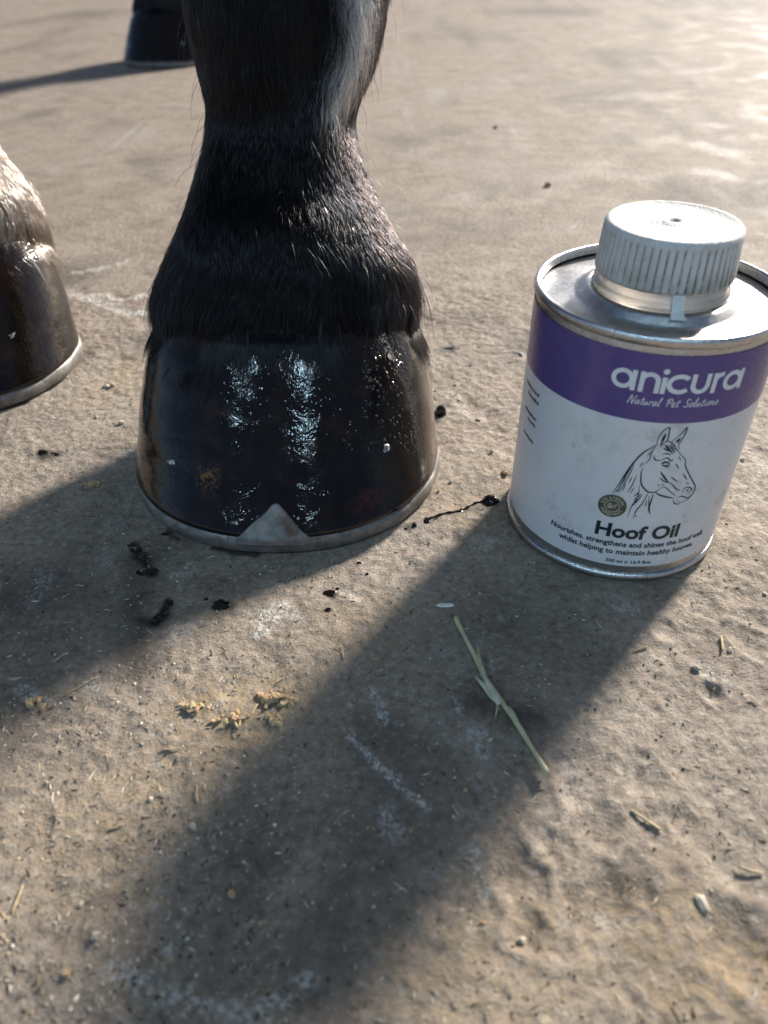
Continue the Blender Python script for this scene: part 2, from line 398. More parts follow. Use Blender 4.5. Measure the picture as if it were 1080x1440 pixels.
def footprint(phi, W, LF, LB):
    """plan of the hoof, phi 0 at the toe, +-pi at the heel; y measured from the widest line"""
    s, c = np.sin(phi), np.cos(phi)
    x = np.where(c > 0, np.sign(s)*np.abs(s)**0.92, np.sign(s)*np.abs(s)**0.62)*W
    x = x*np.where(c < 0, 1+0.22*c, 1.0)
    y = np.where(c > 0, -LF*np.abs(c)**1.0, LB*np.abs(c)**0.9)
    return x, y

NPH = 96
PHI = np.linspace(-np.pi, np.pi, NPH, endpoint=False)
HOOF_W, HOOF_LF, HOOF_LB = 0.0680, 0.064, 0.070
SHOE_T = 0.0085
# local leg space: x across, y back from the widest line of the hoof, z up
def hoof_ring(t, grow=0.0):
    """t 0 ground edge of the horn, 1 coronet"""
    W = HOOF_W*(1-0.125*t+0.040*np.sin(np.pi*t))+grow; LF = HOOF_LF*(1-0.34*t)+grow; LB = HOOF_LB*(1-0.30*t)+grow
    tuck = 1-0.030*max(0.0, (t-0.78)/0.22)**1.3            # the horn tucks in under the coronet
    x, y = footprint(PHI, W*tuck, LF*tuck, LB*tuck)
    lean = 0.0255*t                                        # the capsule leans back
    front = np.clip((1+np.cos(PHI))/2, 0, 1)
    zt = 0.042+0.0335*front**0.9                            # coronet high at the toe, low at the heel
    z = SHOE_T + t*(zt-SHOE_T)
    return x, y+lean, z

def loft(rings, close_top=True, close_bottom=True):
    n = len(rings[0]); verts = [p for r in rings for p in r]; faces = []
    for i in range(len(rings)-1):
        for j in range(n):
            k = (j+1) % n
            faces.append((i*n+j, i*n+k, (i+1)*n+k, (i+1)*n+j))
    if close_bottom: faces.append(tuple(range(n-1, -1, -1)))
    if close_top: faces.append(tuple(range((len(rings)-1)*n, len(rings)*n)))
    return verts, faces

LEG_ROWS = [  # z, x centre, y centre (from widest line), half x, half y, tilt of the ring
    (0.046, 0.000, 0.030, 0.0562, 0.0458, 0.30), (0.060, 0.000, 0.031, 0.0586, 0.0464, 0.34), (0.073, 0.001, 0.033, 0.0576, 0.0444, 0.36), (0.086, 0.002, 0.036, 0.0530, 0.0424, 0.34),
    (0.100, 0.001, 0.042, 0.0455, 0.0395, 0.30), (0.113, 0.000, 0.050, 0.0385, 0.0360, 0.25), (0.126, 0.000, 0.057, 0.0335, 0.0340, 0.20),
    (0.136, 0.000, 0.063, 0.0318, 0.0350, 0.14), (0.146, 0.001, 0.069, 0.0335, 0.0385, 0.08), (0.160, 0.003, 0.074, 0.0385, 0.0430, 0.02), (0.178, 0.004, 0.076, 0.0420, 0.0450, 0.0),
    (0.200, 0.004, 0.075, 0.0430, 0.0430, 0.0), (0.230, 0.004, 0.070, 0.0370, 0.0380, 0.0), (0.275, 0.004, 0.066, 0.0300, 0.0330, 0.0), (0.36, 0.004, 0.064, 0.0280, 0.0320, 0.0), (0.46, 0.004, 0.063, 0.0300, 0.0340, 0.0)]

def leg_grid(n=70):
    rows = smooth_rows(LEG_ROWS, n)
    rows[:, 3] *= np.interp(rows[:, 0], [0.086, 0.100], [1.0, 0.96])
    g = np.zeros((n, NPH, 3))
    for i, (z, xc, yc, hx, hy, tl) in enumerate(rows):
        s, c = np.sin(PHI), np.cos(PHI)
        x = np.sign(s)*np.abs(s)**0.9*hx; y = -np.sign(c)*np.abs(c)**0.9*hy
        # tendons and the cleft down the front of the fetlock
        f = np.clip((z-0.138)/0.02, 0, 1)
        y = y + f*0.0060*np.exp(-((PHI-0.42)/0.20)**2) - f*0.0035*np.exp(-((PHI+0.35)/0.45)**2) - f*0.003*np.exp(-((PHI-1.05)/0.3)**2)
        g[i, :, 0] = x+xc; g[i, :, 1] = y+yc
        g[i, :, 2] = z - tl*(y) + 0.0008*np.sin(3*PHI+z*90)
    return g

def hair_object(name, G, parent, count, tint_fn, seed, short=1.0, rad=0.000065):
    r = np.random.default_rng(seed)
    n, m, _ = G.shape
    du = np.roll(G, -1, 1)-np.roll(G, 1, 1); dv = np.gradient(G, axis=0)
    N = np.cross(du, dv); N /= np.linalg.norm(N, axis=-1, keepdims=True)+1e-9
    T = -dv/(np.linalg.norm(dv, axis=-1, keepdims=True)+1e-9); U = du/(np.linalg.norm(du, axis=-1, keepdims=True)+1e-9)
    zc = G[:, :, 2].mean(1); lo = np.searchsorted(zc, 0.0595); hi = np.searchsorted(zc, 0.235)
    # favour the side that can be seen from the front
    iv = np.interp(zc[lo]+(zc[hi-1]-zc[lo])*r.random(count)**1.2, zc, np.arange(n)); iv = np.clip(iv, 0, n-1.001)
    fringe = r.random(count) < 0.30                          # the fringe that hangs over the top of the horn
    iv = np.where(fringe, np.interp(0.0590+0.012*r.random(count)**1.4, zc, np.arange(n)), iv)
    ph = np.where(r.random(count) < 0.82, r.normal(0, 0.95, count), r.uniform(-np.pi, np.pi, count))
    iu = ((ph+np.pi)/(2*np.pi)*m) % m
    i0 = np.floor(iv).astype(int); j0 = np.floor(iu).astype(int) % m; fv = (iv-i0)[:, None]; fu = (iu-np.floor(iu))[:, None]
    def smp(A):
        j1 = (j0+1) % m; i1 = np.minimum(i0+1, n-1)
        return (A[i0, j0]*(1-fu)+A[i0, j1]*fu)*(1-fv)+(A[i1, j0]*(1-fu)+A[i1, j1]*fu)*fv
    P, NN, TT, UU = smp(G), smp(N), smp(T), smp(U)
    z = P[:, 2]
    low = np.clip((0.118-z)/0.045, 0, 1)                     # 1 at the coronet
    L = (0.0098+0.0050*low-0.001*np.clip((z-0.15)/0.03, 0, 1))*(1-low*0.25-(0.3+0.45*low)*r.random(count)**1.2)*1.2*short*(1+1.3*vnoise(ph*0.05, z, 0.006, seed+5)*low)
    ragged = np.clip(0.5+1.1*vnoise(ph*0.06, ph*0, 0.010, seed+8)+0.9*vnoise(ph*0.06, ph*0, 0.0035, seed+9), 0.08, 1.1)
    L = np.where(fringe, (0.0030+0.0135*ragged*(0.15+0.85*r.random(count)))*short, L)
    lng = (r.random(count) < 0.07) & (low > 0.6); L = np.where(lng, L*1.7, L)
    stray = r.random(count) < 0.004
    L = np.where(stray, L*1.6, L)
    lift = 0.12-0.07*low+r.normal(0, 0.06, count)+np.where(stray, 0.45, 0)+0.16*np.exp(-((ph-0.95)/0.4)**2)*np.clip((z-0.140)/0.012, 0, 1)
    # locks of hair share a sideways swing
    swing = 1.2*vnoise(P[:, 0]+P[:, 1], z, 0.013, seed+1)+0.7*vnoise(P[:, 0]-P[:, 1], z, 0.0055, seed+2)+r.normal(0, 0.10, count)
    swing = swing*0.8 - 0.35*np.clip(ph, -1.5, 1.5)*low*0.4
    K = 7; pts = np.zeros((count, K, 3))
    D = TT*np.cos(lift)[:, None]+NN*np.sin(lift)[:, None]+UU*swing[:, None]
    D /= np.linalg.norm(D, axis=1, keepdims=True)
    curl = (0.25+0.5*low)[:, None]*np.array([0, 0, -1.0])+UU*(r.normal(0, 0.28, count))[:, None]
    for k in range(K):
        s = k/(K-1)
        pts[:, k] = P-NN*0.0004+D*(L*s)[:, None]+curl*(L*s*s*0.5)[:, None]
        pts[:, k] += NN*(L*0.10*np.sin(s*np.pi))[:, None]
    # locks: strands lean together towards their tips
    from mathutils.kdtree import KDTree
    ng = count//16; kd = KDTree(ng)
    for i in range(ng): kd.insert(P[i], i)
    kd.balance()
    gi = np.array([kd.find(q)[1] for q in P]); wc = ((0.25+0.60*low)*(0.6+0.4*r.random(count)))[:, None]
    for k in range(K):
        s = (k/(K-1))**1.3; pts[:, k] = pts[:, k]*(1-wc*s)+pts[gi, k]*(wc*s)
    # hair that hangs below the coronet lies on the outside of the horn
    x, y, zz = pts[..., 0], pts[..., 1], pts[..., 2]
    rr_ = r.random(count)[:, None]
    for _ in range(2):
        ang = np.arctan2(x/HOOF_W, -(y-0.02)/HOOF_LF); fr = np.clip((1+np.cos(ang))/2, 0, 1)
        t = (zz-SHOE_T)/(0.042+0.0335*fr**0.9-SHOE_T)
        Wt = HOOF_W*(1-0.125*t+0.04*np.sin(np.pi*np.clip(t, 0, 1))); Lt = np.where(np.cos(ang) > 0, HOOF_LF*(1-0.34*t), HOOF_LB*(1-0.30*t)); yl = y-0.0255*t
        tk = 1-0.030*np.clip((t-0.78)/0.22, 0, 1.2)**1.3; e = np.sqrt((x/Wt/tk)**2+(yl/Lt/tk)**2); k = np.where((t < 1.04), np.maximum(1.0, (1.0+(0.014+0.022*rr_)*np.clip((1.04-t)/0.10, 0, 1))/np.maximum(e, 1e-4)), 1.0)
        x = x*k; y = yl*k+0.0255*t
    pts[..., 0] = x; pts[..., 1] = y
    cu = bpy.data.hair_curves.new(name)
    cu.add_curves([K]*count)
    cu.attributes["position"].data.foreach_set("vector", pts.reshape(-1).astype(np.float32))
    ra = cu.attributes.get("radius") or cu.attributes.new("radius", 'FLOAT', 'POINT')
    prof = np.array([1, 1, 0.95, 0.85, 0.7, 0.45, 0.15])
    ra.data.foreach_set("value", (prof[None, :]*rad*r.uniform(0.7, 1.3, count)[:, None]).ravel().astype(np.float32))
    ta = cu.attributes.new("tint", 'FLOAT_COLOR', 'CURVE')
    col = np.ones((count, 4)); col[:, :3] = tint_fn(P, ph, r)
    ta.data.foreach_set("color", col.ravel().astype(np.float32))
    cu.materials.append(M_HAIR)
    o = bpy.data.objects.new(name, cu); COL.objects.link(o); o.parent = parent
    tag(o, kind="stuff")
    return o

def black_tint(P, ph, r):
    n = len(P); c = np.tile(np.array([0.0013, 0.0014, 0.0019]), (n, 1))
    b = r.random(n); c[b > 0.8] = (0.0032, 0.0026, 0.0026)
    red = (ph > 0.9) & (r.random(n) < 0.6); c[red] = (0.0045, 0.003, 0.0028)
    grey = (np.exp(-((ph-0.85)/0.34)**2)*np.clip((P[:, 2]-0.136)/0.012, 0, 1) > 0.15+0.85*r.random(n)); c[grey] = (0.75, 0.74, 0.72)  # sun sheen on the black fetlock, painted in as pale strands
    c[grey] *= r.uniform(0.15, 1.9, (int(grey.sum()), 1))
    c[r.random(n) < 0.002] = (0.30, 0.27, 0.22)
    return c*r.uniform(0.6, 1.5, (n, 1))
def grey_tint(P, ph, r):
    n = len(P); g = vnoise(P[:, 0]*1.0, P[:, 2]*0.45, 0.022, 77)
    hi = np.clip((P[:, 2]-0.112)/0.030, 0, 1)
    w = np.clip(-0.25+2.8*g+hi*1.15, 0, 1)[:, None]
    return (np.array([[0.05, 0.036, 0.028]])*(1-w)+np.array([[0.55, 0.53, 0.49]])*w)*r.uniform(0.7, 1.2, (n, 1))

def build_leg(name, horse, loc, rotz, label, skin, tint, hairs, seed, dryness, short=1.0, scale=1.0, horn=None):
    G = leg_grid()
    v, f = loft([list(map(tuple, r)) for r in G])
    leg = mesh_obj(name, v, f, skin, horse); leg.location = Vector(loc)-horse.location; leg.rotation_euler = (0, 0, rotz); leg.scale = (scale,)*3
    tag(leg, label=label)
    # horn capsule
    T = np.linspace(0, 1, 44); rings = []; dry = []
    for t in T:
        x, y, z = hoof_ring(t)
        w = 0.00006*np.sin(t*40)+0.00010*np.sin(t*17+1)        # growth rings
        w = w + 0.0002*vnoise(PHI*0.05, np.full(NPH, t*0.06), 0.006, 41+seed)+0.0011*vnoise(np.abs(PHI+0.001)*np.sign(PHI)*0.05, np.full(NPH, t*0.05), 0.03, 43+seed)*(1-0.85*t)
        L = np.hypot(x, y-0.0255*t)+1e-6
        flare = 0.0022*(1-t)**3
        k = 1+(w+flare)/L
        rings.append(np.stack([x*k, (y-0.0255*t)*k+0.0255*t, z], -1))
        a = np.clip((np.abs(PHI)-1.12)/0.30, 0, 1)
        dry.append(a*dryness)
    top = rings[-1].copy(); top[:, :2] = (top[:, :2]-[0, 0.028])*0.86+[0, 0.028]; top[:, 2] += 0.002
    rings.append(top); dry.append(dry[-1])
    v, f = loft([list(map(tuple, r)) for r in rings])
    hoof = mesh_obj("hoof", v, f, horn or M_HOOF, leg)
    a = hoof.data.attributes.new("dry", 'FLOAT', 'POINT'); a.data.foreach_set("value", np.concatenate(dry).astype(np.float32))
    RG = np.array(rings).reshape(-1, 3); PP = np.tile(PHI, len(rings))
    for nm, p0, zc_, wp, wz in (("orange_reflection", -0.36, 0.0255, 0.035, 0.0038), ("rust", 0.56, 0.016, 0.09, 0.003), ("spatter", 0.80, 0.047, 0.30, 0.020)):
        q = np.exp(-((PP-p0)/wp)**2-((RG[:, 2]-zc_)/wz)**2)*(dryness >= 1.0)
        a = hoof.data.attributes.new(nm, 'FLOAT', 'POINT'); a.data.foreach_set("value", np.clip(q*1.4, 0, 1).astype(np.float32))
    # shoe: open U of bar with a rolled edge and a drawn toe clip
    b = np.linspace(-2.72, 2.72, 120); prof = []
    def outline(ph, grow):
        x, y = footprint(ph, HOOF_W+grow, HOOF_LF+grow, HOOF_LB+grow*0.4); return x, y
    rows = []
    for off, z in ((0.0012, 0.0002), (0.0026, 0.0014), (0.0028, SHOE_T-0.0022), (0.0016, SHOE_T-0.0002), (-0.006, SHOE_T), (-0.021, SHOE_T-0.0003), (-0.021, 0.0003)):
        x, y = outline(b, off); zz = np.full(len(b), z)
        zz = zz + (0.0005*np.sin(b*5.1+1)+0.0003*np.sin(b*13)) * (z > 0.004)
        x = x + 0.0003*np.sin(b*17+z*900); rows.append(np.stack([x, y, zz], -1))
    m = len(b); q = len(rows); verts = [tuple(p) for r_ in rows for p in r_]; faces = []
    for i in range(q):
        for j in range(m-1):
            faces.append((i*m+j, ((i+1) % q)*m+j, ((i+1) % q)*m+j+1, i*m+j+1))
    faces.append(tuple(i*m for i in range(q))); faces.append(tuple(i*m+m-1 for i in range(q-1, -1, -1)))
    shoe = mesh_obj("horseshoe", verts, faces, M_SHOE, leg)
    # toe clip hugging the wall
    nu, nv_ = 40, 18; cv = []; cf = []
    for side in (0, 1):
        for iv in range(nv_+1):
            for iu in range(nu+1):
                u = iu/nu*2-1; wv = iv/nv_
                xx = u*0.0200+0.0025
                hgt = 0.0124*min(0.93, max(0.0, 1-abs(u+0.03)/0.80))**1.25 + 0.0005*math.sin(u*9)
                z = SHOE_T-0.0030+wv*(max(hgt, 0)+0.0028)
                t = max(0.0, (z-SHOE_T)/(0.072-SHOE_T))
                ph = math.asin(max(-1, min(1, xx/(HOOF_W*(1-0.125*t)))))
                yy = -(HOOF_LF*(1-0.34*t)+0.0022*(1-t)**3)*math.cos(ph)+0.0255*t
                thick = 0.0016*(1-0.60*wv)
                cv.append((xx, yy-(thick if side == 0 else -0.0012), z))
    st = (nu+1)*(nv_+1)
    for iv in range(nv_):
        for iu in range(nu):
            k = iv*(nu+1)+iu
            cf.append((k, k+1, k+nu+2, k+nu+1)); cf.append((st+k+1, st+k, st+k+nu+1, st+k+nu+2))
    for iu in range(nu):
        k = nv_*(nu+1)+iu; cf.append((k, k+1, st+k+1, st+k)); k = iu; cf.append((k+1, k, st+k, st+k+1))
    for iv in range(nv_):
        k = iv*(nu+1); cf.append((k, k+nu+1, st+k+nu+1, st+k)); k += nu; cf.append((k+nu+1, k, st+k, st+k+nu+1))
    if not name.startswith("hind"): mesh_obj("toe_clip", cv, cf, M_SHOE, leg)
    # clenched nail ends on the wall
    for ph, z in ((0.70, 0.030), (-0.66, 0.026)):
        t = (z-SHOE_T)/(0.066-SHOE_T)
        xs, ys, _ = hoof_ring(t); j = int(round((ph+np.pi)/(2*np.pi)*NPH)) % NPH
        nrm = Vector((math.sin(ph), -math.cos(ph), 0.45)).normalized()
        bm = bmesh.new(); bmesh.ops.create_icosphere(bm, subdivisions=2, radius=1.0)
        rr = random.Random(seed*10+j)
        for vv in bm.verts:
            vv.co = Vector((vv.co.x*0.0026, vv.co.y*0.0021, max(-0.0004, vv.co.z*0.0010)))*(0.6+0.7*rr.random())
        me = bpy.data.meshes.new("nail_clench"); bm.to_mesh(me); bm.free(); me.materials.append(M_NAIL)
        nail = bpy.data.objects.new("nail_clench", me); COL.objects.link(nail); nail.parent = leg
        nail.location = Vector((xs[j], ys[j], z))+nrm*0.0010; nail.rotation_euler = nrm.to_track_quat('Z', 'Y').to_euler()
    if hairs:
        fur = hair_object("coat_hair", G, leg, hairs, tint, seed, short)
    return leg

horse = empty("horse", (-0.0445, 0.302, 0))
tag(horse, "black horse standing on concrete, only its lower legs and oiled shod hooves in view", "horse")
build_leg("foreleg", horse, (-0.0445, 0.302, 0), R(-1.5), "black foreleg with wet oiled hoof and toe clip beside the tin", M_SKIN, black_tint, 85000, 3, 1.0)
build_leg("foreleg", horse, (-0.2465, 0.402, 0), R(8), "foreleg with pale grey coronet hair and sparkling wet hoof", M_SKING, grey_tint, 34000, 13, 0.0, 1.0, horn=M_HOOFWET)
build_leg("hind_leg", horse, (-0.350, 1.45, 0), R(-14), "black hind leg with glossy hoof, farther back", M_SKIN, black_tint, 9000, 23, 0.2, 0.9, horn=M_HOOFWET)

# ------------------------------------------------------------------ the tin of hoof oil
CX, CY, CR, CH = 0.098, 0.2619, 0.043, 0.1035
tin = empty("oil_tin", (CX, CY, 0))
tag(tin, "silver tin of hoof oil with purple and white label and grimy white screw cap", "tin")

def lathe(name, prof, mat, n=128, parent=None, cap0=False, cap1=False, rfun=None, midx=None):
    verts = []; faces = []; mi = []
    for i, (r_, z) in enumerate(prof):
        for j in range(n):
            a = 2*math.pi*j/n; rr = r_ if rfun is None else rfun(i, a, r_)
            verts.append((rr*math.sin(a), -rr*math.cos(a), z))
    for i in range(len(prof)-1):
        for j in range(n):
            k = (j+1) % n; faces.append((i*n+j, i*n+k, (i+1)*n+k, (i+1)*n+j)); mi.append(midx(i) if midx else 0)
    if cap0: faces.append(tuple(range(n-1, -1, -1))); mi.append(0)
    if cap1: faces.append(tuple((len(prof)-1)*n+j for j in range(n))); mi.append(0)
    return mesh_obj(name, verts, faces, mat, parent, True, mi)

# slight hand-worn dents in the rim
dent = lambda i, a, r_: r_+0.00022*math.sin(a*3+1)*math.sin(a*7)
lathe("wall", [(CR-0.0004, 0.0025), (CR-0.0002, 0.004), (CR-0.0002, 0.0085), (CR-0.0002, 0.099), (CR-0.0006, 0.1008)], M_RIM, parent=tin)
z0, z1, zp = 0.0078, 0.0975, 0.0728
lathe("label", [(CR+0.0001, z0), (CR+0.0001, 0.03), (CR+0.0001, 0.05), (CR+0.0001, zp), (CR+0.0001, zp+0.0001), (CR+0.0001, 0.085), (CR+0.0001, z1)], [M_WHITE, M_PURPLE], 192, tin, midx=lambda i: 1 if i >= 3 else 0)
lathe("base_seam", [(CR-0.004, 0.0010), (CR-0.001, 0.0003), (CR+0.0004, 0.0006), (CR+0.0009, 0.0016), (CR+0.0009, 0.0028), (CR+0.0003, 0.0036), (CR-0.0003, 0.0037)], M_RIM, 160, tin, True, rfun=dent)
lathe("top_seam", [(CR-0.0003, CH-0.0036), (CR+0.0003, CH-0.0035), (CR+0.0008, CH-0.0027), (CR+0.0008, CH-0.0012), (CR+0.0004, CH-0.0003), (CR-0.0003, CH), (CR-0.0011, CH-0.0003), (CR-0.0014, CH-0.0012), (CR-0.0015, CH-0.0032)], M_RIM, 160, tin, rfun=dent)
zl = CH-0.0040
lathe("lid", [(CR-0.0015, zl-0.0002), (CR-0.004, zl-0.0002), (CR-0.0065, zl+0.0001), (0.030, zl+0.0002), (0.0288, zl+0.0003), (0.0276, zl+0.0010), (0.0262, zl+0.0030), (0.0250, zl+0.0036), (0.0240, zl+0.0034), (0.0206, zl+0.0030), (0.0200, zl+0.0022), (0.0198, zl+0.0010), (0.012, zl+0.001)], M_TIN, 160, tin, cap1=True)
lathe("neck", [(0.0200, zl+0.0016), (0.0230, zl+0.0030), (0.0237, zl+0.0042), (0.0234, zl+0.0054), (0.0222, zl+0.0060), (0.0218, zl+0.0066), (0.0218, zl+0.0098), (0.0212, zl+0.0104), (0.0206, zl+0.0112)], M_CLEAR, 128, tin, True, True)
ZC0, ZC1 = 0.1090, 0.1258
NR = 56; ncap = NR*8
gear = [0, 0.75, 1, 1, 1, 1, 1, 0.75]
def capr(i, a, r_):
    if 2 <= i <= 6:
        k = int(round(a/(2*math.pi)*ncap)) % 8
        return r_ - 0.00055*(1-gear[k])
    return r_
cprof = [(0.0226, ZC0+0.0004), (0.0234, ZC0), (0.0236, ZC0+0.0010), (0.02355, ZC0+0.0016), (0.0232, 0.117), (0.0229, ZC1-0.0036), (0.0228, ZC1-0.0029), (0.0228, ZC1-0.0020), (0.0225, ZC1-0.0009), (0.0217, ZC1-0.0002), (0.0206, ZC1), (0.0200, ZC1-0.0004), (0.012, ZC1-0.0005), (0.0042, ZC1-0.0006), (0.0034, ZC1-0.0001), (0.0024, ZC1-0.0001), (0.0018, ZC1-0.0008), (0.0006, ZC1-0.0008)]
cap = lathe("screw_cap", cprof, M_CAP, ncap, tin, True, True, rfun=capr)
dv = []
for i in range(len(cprof)):
    for j in range(ncap):
        g_ = 1-gear[j % 8]; front = 0.55+0.45*math.sin(j*0.021+1.0)*math.sin(j*0.0043+2)
        dv.append(min(1, max(0, (0.9*g_ if 2 <= i <= 6 else 0.0)*front*1.5+(0.55 if i in (2, 3) else 0)*front+(0.8 if i >= 16 else 0))))
aa = cap.data.attributes.new("dirt", 'FLOAT', 'POINT'); aa.data.foreach_set("value", np.array(dv, np.float32))
# torn tamper tab hanging from the cap
tv = []; tf = []
for k, (w, o_, z) in enumerate(((0.0021, 0.0228, ZC0+0.0003), (0.0019, 0.0232, 0.1065), (0.0020, 0.0243, 0.1048), (0.0023, 0.0268, 0.1026))):
    for du, dd in ((-w, 0), (w, 0), (w, -0.0011), (-w, -0.0011)):
        tv.append((du, -(o_-dd) , z))
for k in range(3):
    for j in range(4): tf.append((k*4+j, k*4+(j+1) % 4, (k+1)*4+(j+1) % 4, (k+1)*4+j))
tf += [(3, 2, 1, 0), (12, 13, 14, 15)]
tab = mesh_obj("tamper_tab", tv, tf, M_CLEAR, tin, False); tab.data.materials[0] = M_MILK; tab.rotation_euler = (0, 0, R(-4))

# print on the label: flat ink shapes wrapped on the cylinder. u = arc length, v = height (mm)
def wrap(u, v, lift):
    rr = CR+0.0001+lift; a = u*0.001/CR
    return (rr*math.sin(a), -rr*math.cos(a), v*0.001)

def spline(pts, closed=False, sub=6):
    P = [np.array(p, float) for p in pts]; n = len(P)
    if n < 3 and not closed:
        return [P[0]+(P[1]-P[0])*k/4 for k in range(5)]
    out = []
    for i in range(n if closed else n-1):
        g = lambda k: P[k % n] if closed else P[min(max(k, 0), n-1)]
        p0, p1, p2, p3 = g(i-1), g(i), g(i+1), g(i+2)
        for s in range(sub):
            t = s/sub; out.append(0.5*((2*p1)+(-p0+p2)*t+(2*p0-5*p1+4*p2-p3)*t*t+(-p0+3*p1-3*p2+p3)*t**3))
    out.append(P[0] if closed else P[-1]); return out

def ribbon(V, F, pts, w, lift, taper=0.0):
    """pts in mm, w full width in mm"""
    P = np.array(pts); n = len(P); T = np.gradient(P, axis=0); T /= np.linalg.norm(T, axis=1, keepdims=True)+1e-9
    if np.linalg.norm(P[0]-P[-1]) < 1e-6: T[0] = T[-1] = (T[0]+T[-1])/2
    Nn = np.stack([-T[:, 1], T[:, 0]], -1); b = len(V)
    for i in range(n):
        s = i/(n-1); ww = w*0.5*(1-taper*abs(2*s-1)**2)
        for sg in (1, -1):
            q = P[i]+Nn[i]*sg*ww; V.append(wrap(q[0], q[1], lift))
    for i in range(n-1): F.append((b+2*i, b+2*i+1, b+2*i+3, b+2*i+2))

def disc(V, F, cu, cv, r_, lift, n=40):
    for k in range(6):
        ra, rb = r_*k/6, r_*(k+1)/6; b = len(V)
        for j in range(n):
            a = 2*math.pi*j/n
            V.append(wrap(cu+ra*math.cos(a), cv+ra*math.sin(a), lift)); V.append(wrap(cu+rb*math.cos(a), cv+rb*math.sin(a), lift))
        for j in range(n):
            q = (j+1) % n; F.append((b+2*j, b+2*j+1, b+2*q+1, b+2*q))

def ink(name, V, F, mat):
    o = mesh_obj(name, V, F, mat, tin, True)
    return o

# brand word, drawn from bowls and stems
V, F = [], []
BL, XH, SW = 84.0, 7.2, 1.55
def arc(cu, cv, ru, rv, a0, a1, n=26):
    return [np.array((cu+ru*math.cos(R(a0+(a1-a0)*k/n)), cv+rv*math.sin(R(a0+(a1-a0)*k/n)))) for k in range(n+1)]
def bar(u, v0, v1): ribbon(V, F, [np.array((u, v0+(v1-v0)*k/6)) for k in range(7)], SW, 0.00012)
def bowl(u0, u1):
    ribbon(V, F, arc((u0+u1)/2, BL+XH/2, (u1-u0)/2-SW/2, XH/2-SW/2, 0, 360, 44), SW, 0.00012)
bowl(-24.0, -16.6); bar(-16.75, BL-0.15, BL+XH)
bar(-14.2, BL-0.15, BL+XH); ribbon(V, F, [np.array((-14.2, BL+3.2))]+arc(-11.7, BL+XH-3.2, 2.5, 2.43, 165, 0)+[np.array((-9.2, BL+1.5)), np.array((-9.2, BL-0.15))], SW, 0.00012)
bar(-7.3, BL-0.15, BL+5.9)
disc(V, F, -7.3, BL+7.9, 1.0, 0.00012)
ribbon(V, F, arc(-2.3, BL+XH/2, 3.4, XH/2-SW/2, 42, 318), SW, 0.00012)
ribbon(V, F, [np.array((2.0, BL+XH)), np.array((2.0, BL+4.0))]+arc(4.4, BL+3.2, 2.4, 2.43, 180, 360)+[np.array((6.8, BL+5.0)), np.array((6.8, BL+XH))], SW, 0.00012)
bar(9.2, BL-0.15, BL+XH); ribbon(V, F, arc(11.5, BL+XH-3.0, 2.3, 2.25, 165, 78), SW, 0.00012)
bowl(12.3, 19.6); bar(19.4, BL-0.15, BL+XH)
ink("brand_lettering", V, F, M_INKW)

# script strap line, single-stroke letters
SCRIPT = {'N': (1.6, [[(0, .2), (.15, 0), (.35, 1.7), (.55, 1.75), (1.0, .1), (1.15, .05), (1.4, 1.7), (1.6, 1.9)]]),
 'a': (.95, [[(.75, .85), (.4, 1), (.05, .6), (.1, .1), (.4, .05), (.75, .85), (.7, .2), (.95, .15)]]),
 't': (.65, [[(.45, 1.7), (.25, .4), (.35, .02), (.65, .2)], [(0, 1.15), (.75, 1.25)]]),
 'u': (1.0, [[(.05, .95), (.1, .2), (.35, .02), (.7, .9), (.7, .2), (1, .15)]]),
 'r': (.75, [[(.1, .02), (.2, .9), (.25, .75), (.55, 1.0), (.75, .8)]]),
 'l': (.55, [[(.1, .6), (.5, 1.8), (.35, 1.95), (.15, .3), (.3, .02), (.55, .2)]]),
 'P': (1.3, [[(.3, 0), (.5, 1.7)], [(.05, 1.3), (.5, 1.9), (1.15, 1.7), (1.1, 1.1), (.45, .85)]]),
 'e': (.8, [[(.1, .45), (.6, .65), (.5, 1.0), (.1, .7), (.15, .1), (.5, .02), (.8, .25)]]),
 'S': (1.2, [[(1.15, 1.6), (.8, 1.9), (.4, 1.6), (.5, 1.1), (.95, .7), (.8, .1), (.3, .02), (0, .35)]]),
 'o': (.85, [[(.45, 1), (.1, .6), (.15, .1), (.5, .05), (.75, .5), (.45, 1), (.9, .85)]]),
 'i': (.45, [[(.15, .95), (.15, .2), (.45, .15)], [(.22, 1.4), (.27, 1.45)]]),
 'n': (1.0, [[(.05, .02), (.15, .95), (.2, .6), (.55, 1.0), (.65, .1), (1, .15)]]),
 's': (.7, [[(.05, .2), (.45, 1.05), (.65, .4), (.4, .02), (.1, .15)]]), ' ': (.9, [])}
V, F = [], []
text = "Natural Pet Solutions"; tot = sum(SCRIPT[ch][0]+.12 for ch in text); u = -17.4; kx = 30.0/tot; ky = 1.55
for ch in text:
    w, st = SCRIPT[ch]
    for s_ in st:
        ribbon(V, F, spline([(u+(x+0.2*y)*kx, 79.2+y*ky) for x, y in s_], sub=4), 0.30, 0.00012)
    u += (w+.12)*kx
ink("strapline_lettering", V, F, M_INKW)

